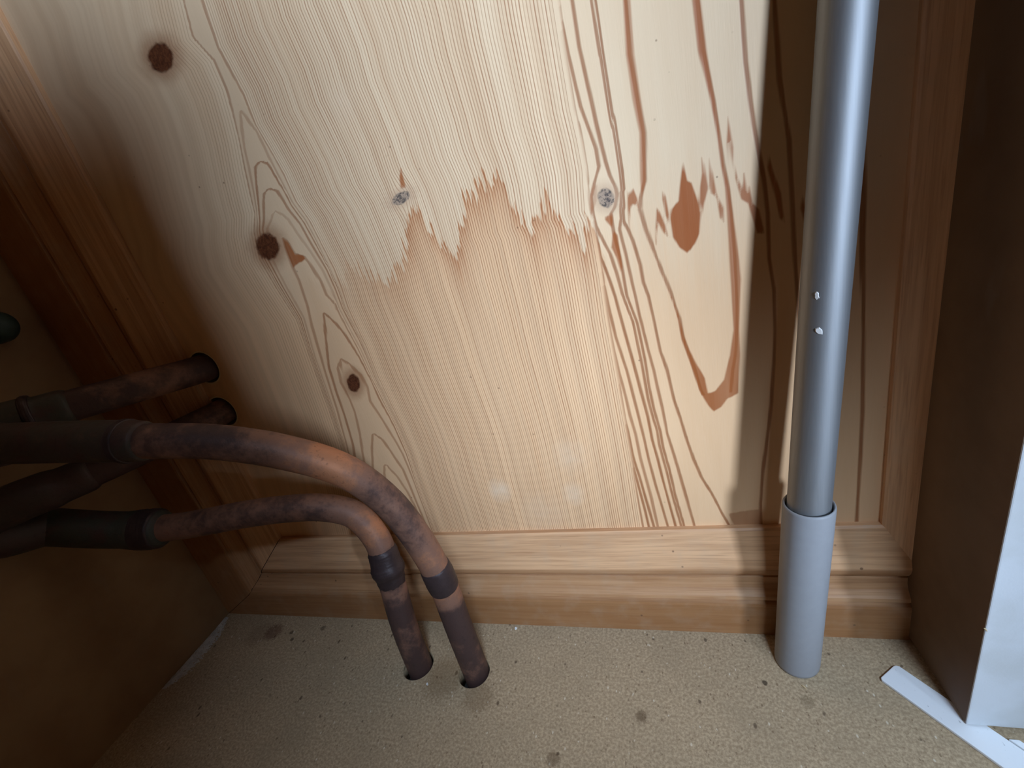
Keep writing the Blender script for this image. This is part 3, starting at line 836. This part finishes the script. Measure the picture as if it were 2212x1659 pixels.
# the lower run: up through the left floor hole, a lower bend, and back into the lower hole
p2 = thing('copper_pipe', (-0.233, 0.241, 0.0), 'old copper pipe bending lowest, from left floor hole to lower hole in the pine panel', 'pipe', 'copper pipes bending through the cupboard')
path, s = spline([(-.2325, .2390, -.03), (-.2335, .2435, .045), (-.2338, .2530, .100), (-.2375, .2590, .1300), (-.2500, .2600, .1530), (-.2717, .2562, .1640),
                  (-.3000, .2490, .1700), (-.3330, .2410, .1728), (-.3900, .2295, .1728), (-.4272, .2207, .1775), (-.4550, .2090, .1890), (-.4800, .1960, .2040)])
i_end = s[np.argmin(np.abs(path[:, 0] + .409))]
s_b = s - 0.03
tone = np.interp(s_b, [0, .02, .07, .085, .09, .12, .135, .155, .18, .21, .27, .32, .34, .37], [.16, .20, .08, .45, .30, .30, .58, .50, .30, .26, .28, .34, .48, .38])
k = s <= i_end
part(p2, 'bent_pipe', path[k], .0110, tone=tone[k], wobble=.006)
q = cut(path, s, .03 + .088, .03 + .121, 40)
rr = .0110 * np.interp(np.linspace(0, 1, 40), [0, .04, .12, .26, .34, .42, .52, .60, .70, .92, 1], [.99, 1.02, 1.06, 1.10, 1.22, 1.27, 1.24, 1.16, 1.13, 1.10, .99])
part(p2, 'soldered_collar', q, rr, M['solder'], wobble=.02)
big = s >= i_end - .004
part(p2, 'reducer', path[big], np.interp(s[big], [i_end - .004, i_end, i_end + .02, i_end + .03], [.0112, .0150, .0162, .0150]), tone=np.full(big.sum(), .08), green=.7)
collar(p2, 'fitting_ring', path, s, i_end + .001, i_end + .020, .0157, M['solder'], 1.07)
B = [(-.3805, .315, .2400), (-.3810, .303, .2405), (-.4130, .2480, .2380), (-.4409, .2080, .2370), (-.4660, .1800, .2370), (-.4800, .1650, .2330), (-.4840, .1680, .2180), (-.4800, .1960, .2040)]
pb_, sb_ = spline(B)
ib = sb_[np.argmin(np.abs(pb_[:, 1] - .2180) + (np.arange(len(pb_)) > len(pb_) * .6) * 9)]
k = sb_ <= ib + .01
part(p2, 'wall_pipe', pb_[k], .0116, tone=np.interp(sb_[k], [0, .03, .06, .12], [.22, .22, .10, .06]), wobble=.006)
k = sb_ >= ib
t = (sb_[k] - ib) / (sb_[-1] - ib)
part(p2, 'elbow', pb_[k], np.interp(t, [0, .03, .16, .22, .8, 1], [.0120, .0138, .0138, .0152, .0152, .0148]), tone=np.full(k.sum(), .03), green=.3)

# rounded green stub on the left wall
q, sq = spline([(-.502, .2520, .3570), (-.490, .2500, .3575), (-.4790, .2480, .3580)], .0012)
t = sq / sq[-1]
st = tube('pipe_stub', q, .0125 * np.sqrt(np.clip(1 - np.clip((t - .45) / .56, 0, 1) ** 2.2, 0.004, 1)), M['green'])
tag(st, 'dark green rounded pipe stub poking in at left edge above the copper pipes', 'pipe stub')

# ------------------------------------------------------------------ aluminium pole in its grey sleeve
b0 = np.array((.0703, .2640, .0))
ax = np.array((.0091, .0062, .1390))
pole = thing('metal_pole', tuple(b0), 'tall silver aluminium pole standing upright against the pine panel', 'pole')
at = lambda z: b0 + ax * (z / .1390)
zz = np.linspace(.004, .80, 60)
child(tube('pole_tube', [at(z) for z in zz], np.interp(zz, [0, .14, .42, .8], [.0124, .0121, .0112, .0105]), M['alu'], None, 48), pole)
# sleeve: outer wall, rounded rim, inner wall
prof = [(.0095, .0003), (.0134, .0003), (.0143, .0012), (.0145, .003), (.0146, .06), (.0147, .1372), (.0145, .1384), (.0140, .1390), (.0136, .1390), (.0132, .1382), (.0131, .1366), (.0131, .111)]
vs, fs = [], []
for r, z in prof:
    for k in range(56):
        a = 2 * math.pi * k / 56
        c = at(z)
        vs.append((c[0] + r * math.cos(a), c[1] + r * math.sin(a), max(.0002, z - .03 * r * math.sin(a) if z > .002 else z)))
for i in range(len(prof) - 1):
    for k in range(56):
        k2 = (k + 1) % 56
        fs.append((i * 56 + k, i * 56 + k2, (i + 1) * 56 + k2, (i + 1) * 56 + k))
sl = child(obj('sleeve', vs, fs, M['sleeve'], None, True), pole)
sl['label'] = 'grey plastic sleeve on the foot of the pole'


def fleck(name, centre, normal, w, h, ang, mat, parent=None, th=.0004, rnd=.3, n=11):
    """small irregular flake lying on a surface"""
    nrm = Vector(normal).normalized()
    u = nrm.orthogonal().normalized()
    v_ = nrm.cross(u)
    ca, sa_ = math.cos(ang), math.sin(ang)
    bm = bmesh.new()
    lo, hi = [], []
    for k in range(n):
        a = 2 * math.pi * k / n
        rr = 1 + random.uniform(-rnd, rnd)
        x, y = w * rr * math.cos(a), h * rr * math.sin(a)
        p = Vector(centre) + u * (x * ca - y * sa_) + v_ * (x * sa_ + y * ca)
        lo.append(bm.verts.new(p - nrm * th * .3))
        hi.append(bm.verts.new(p + nrm * th + (Vector(centre) - p) * .18))
    bm.faces.new(hi)
    bm.faces.new(lo[::-1])
    for k in range(n): bm.faces.new((lo[k], lo[(k + 1) % n], hi[(k + 1) % n], hi[k]))
    o = obj_bm(name, bm, mat, None)
    if parent: child(o, parent)
    return o


# two white paint marks on the pole, on the side that faces the camera
for zc, az, w_, h_, an in ((.2748, 203, .0022, .0011, .9), (.2560, 214, .0024, .0015, 1.1)):
    r = float(np.interp(zc, [0, .14, .42], [.0124, .0121, .0112]))
    a = math.radians(az)
    nrm = (math.cos(a + .55), math.sin(a + .55), 0)
    c = at(zc)
    fleck('paint_mark', (c[0] + r * nrm[0], c[1] + r * nrm[1], zc), nrm, w_, h_, an, M['flake'], pole)['label'] = 'white paint mark'

# ------------------------------------------------------------------ white plastic strip on the floor
d = Vector((.0392, -.048, 0)).normalized()
nr = Vector((-d.y, d.x, 0))
o0 = Vector((.1174, .2526, 0))
Ls, Ws_ = .26, .0180
strip = thing('plastic_strip', tuple(o0), 'white plastic edging strip lying on chipboard, running under the right post', 'strip')
pl = [(0.0012, 0), (Ls, 0), (Ls, Ws_), (0.0022, Ws_), (.0006, Ws_ - .0012), (0, Ws_ - .003), (0, .0012)]
v, f = prism([tuple((o0 + d * a + nr * b).to_2d()) for a, b in pl], 0.0002, .0024)
so = child(obj('strip_face', v, f, M['strip']), strip)
pl = [(.058, Ws_ + .0004), (Ls, Ws_ + .0004), (Ls, Ws_ + .0042), (.061, Ws_ + .0042)]
v, f = prism([tuple((o0 + d * a + nr * b).to_2d()) for a, b in pl], 0.0002, .0031)
lp = child(obj('raised_lip', v, f, M['strip']), strip)
for o in (so, lp): bevel_obj(o, .0005)

# ------------------------------------------------------------------ flaking plaster along the foot of the left wall
bm = bmesh.new()
nu, nv = 70, 14
grid = []
for i in range(nu + 1):
    y = .279 - (.279 - .198) * i / nu
    wd = (.0045 + .012 * min(1, i / 22.0) * (1 if i < 56 else max(.15, (70 - i) / 14.0))) * random.uniform(.82, 1.12)
    row = []
    for k in range(nv + 1):
        x = -.4995 + wd * k / nv + random.uniform(-.0004, .0004)
        h = .0002 + .0022 * math.sin(math.pi * min(1, (k + 1.2) / (nv + 1.2))) * random.uniform(.25, 1) * min(1, (70 - i) / 10 + .1)
        row.append(bm.verts.new((x, y + random.uniform(-.0005, .0005), h if 0 < k < nv else .0001)))
    grid.append(row)
for i in range(nu):
    for k in range(nv):
        if random.random() < (.05 if k < nv - 3 else .30): continue
        bm.faces.new((grid[i][k], grid[i + 1][k], grid[i + 1][k + 1], grid[i][k + 1]))
pls = obj_bm('plaster_smear', bm, M['plaster'])
tag(pls, 'pale flaking plaster smear along the floor at the foot of the left wall', 'plaster')

# ------------------------------------------------------------------ crumbs and splinters
c = fleck('paint_flake', (-.1519, .2806, .0006), (0, -.3, 1), .0012, .0010, .3, M['flake'], None, .0009)
tag(c, 'tiny white flake on chipboard against the bottom moulding, right of the pipes', 'flake', 'white flakes on the floor')
c = fleck('paint_flake', (-.2180, .2240, .0004), (0, -.2, 1), .0010, .0008, .9, M['flake'], None, .0009)
tag(c, 'tiny white flake on chipboard at the foot of the left floor pipe', 'flake', 'white flakes on the floor')


def splinter(name, a, b, r, label, cat, mat):
    a, b = Vector(a), Vector(b)
    pts = [a.lerp(b, t) + Vector((0, 0, .0006 * math.sin(math.pi * t))) for t in np.linspace(0, 1, 9)]
    o = tube(name, pts, [r * (.25 + .75 * math.sin(math.pi * min(1, max(0.05, t)))) for t in np.linspace(0.02, .98, 9)], mat, None, 8)
    return tag(o, label, cat)


splinter('wood_splinter', (.0905, .2842, .0285), (.0935, .2842, .0245), .00035, 'pale wood splinter stuck to the bottom moulding right of the grey sleeve', 'splinter', M['splinter'])
splinter('wood_splinter', (.0680, .2455, .0004), (.0705, .2425, .0004), .00035, 'pale wood splinter on chipboard in front of the grey sleeve', 'splinter', M['splinter'])
splinter('wood_splinter', (.1500, .2252, .0870), (.1518, .2250, .0845), .00035, 'pale wood splinter standing off the front edge of the white post', 'splinter', M['splinter'])
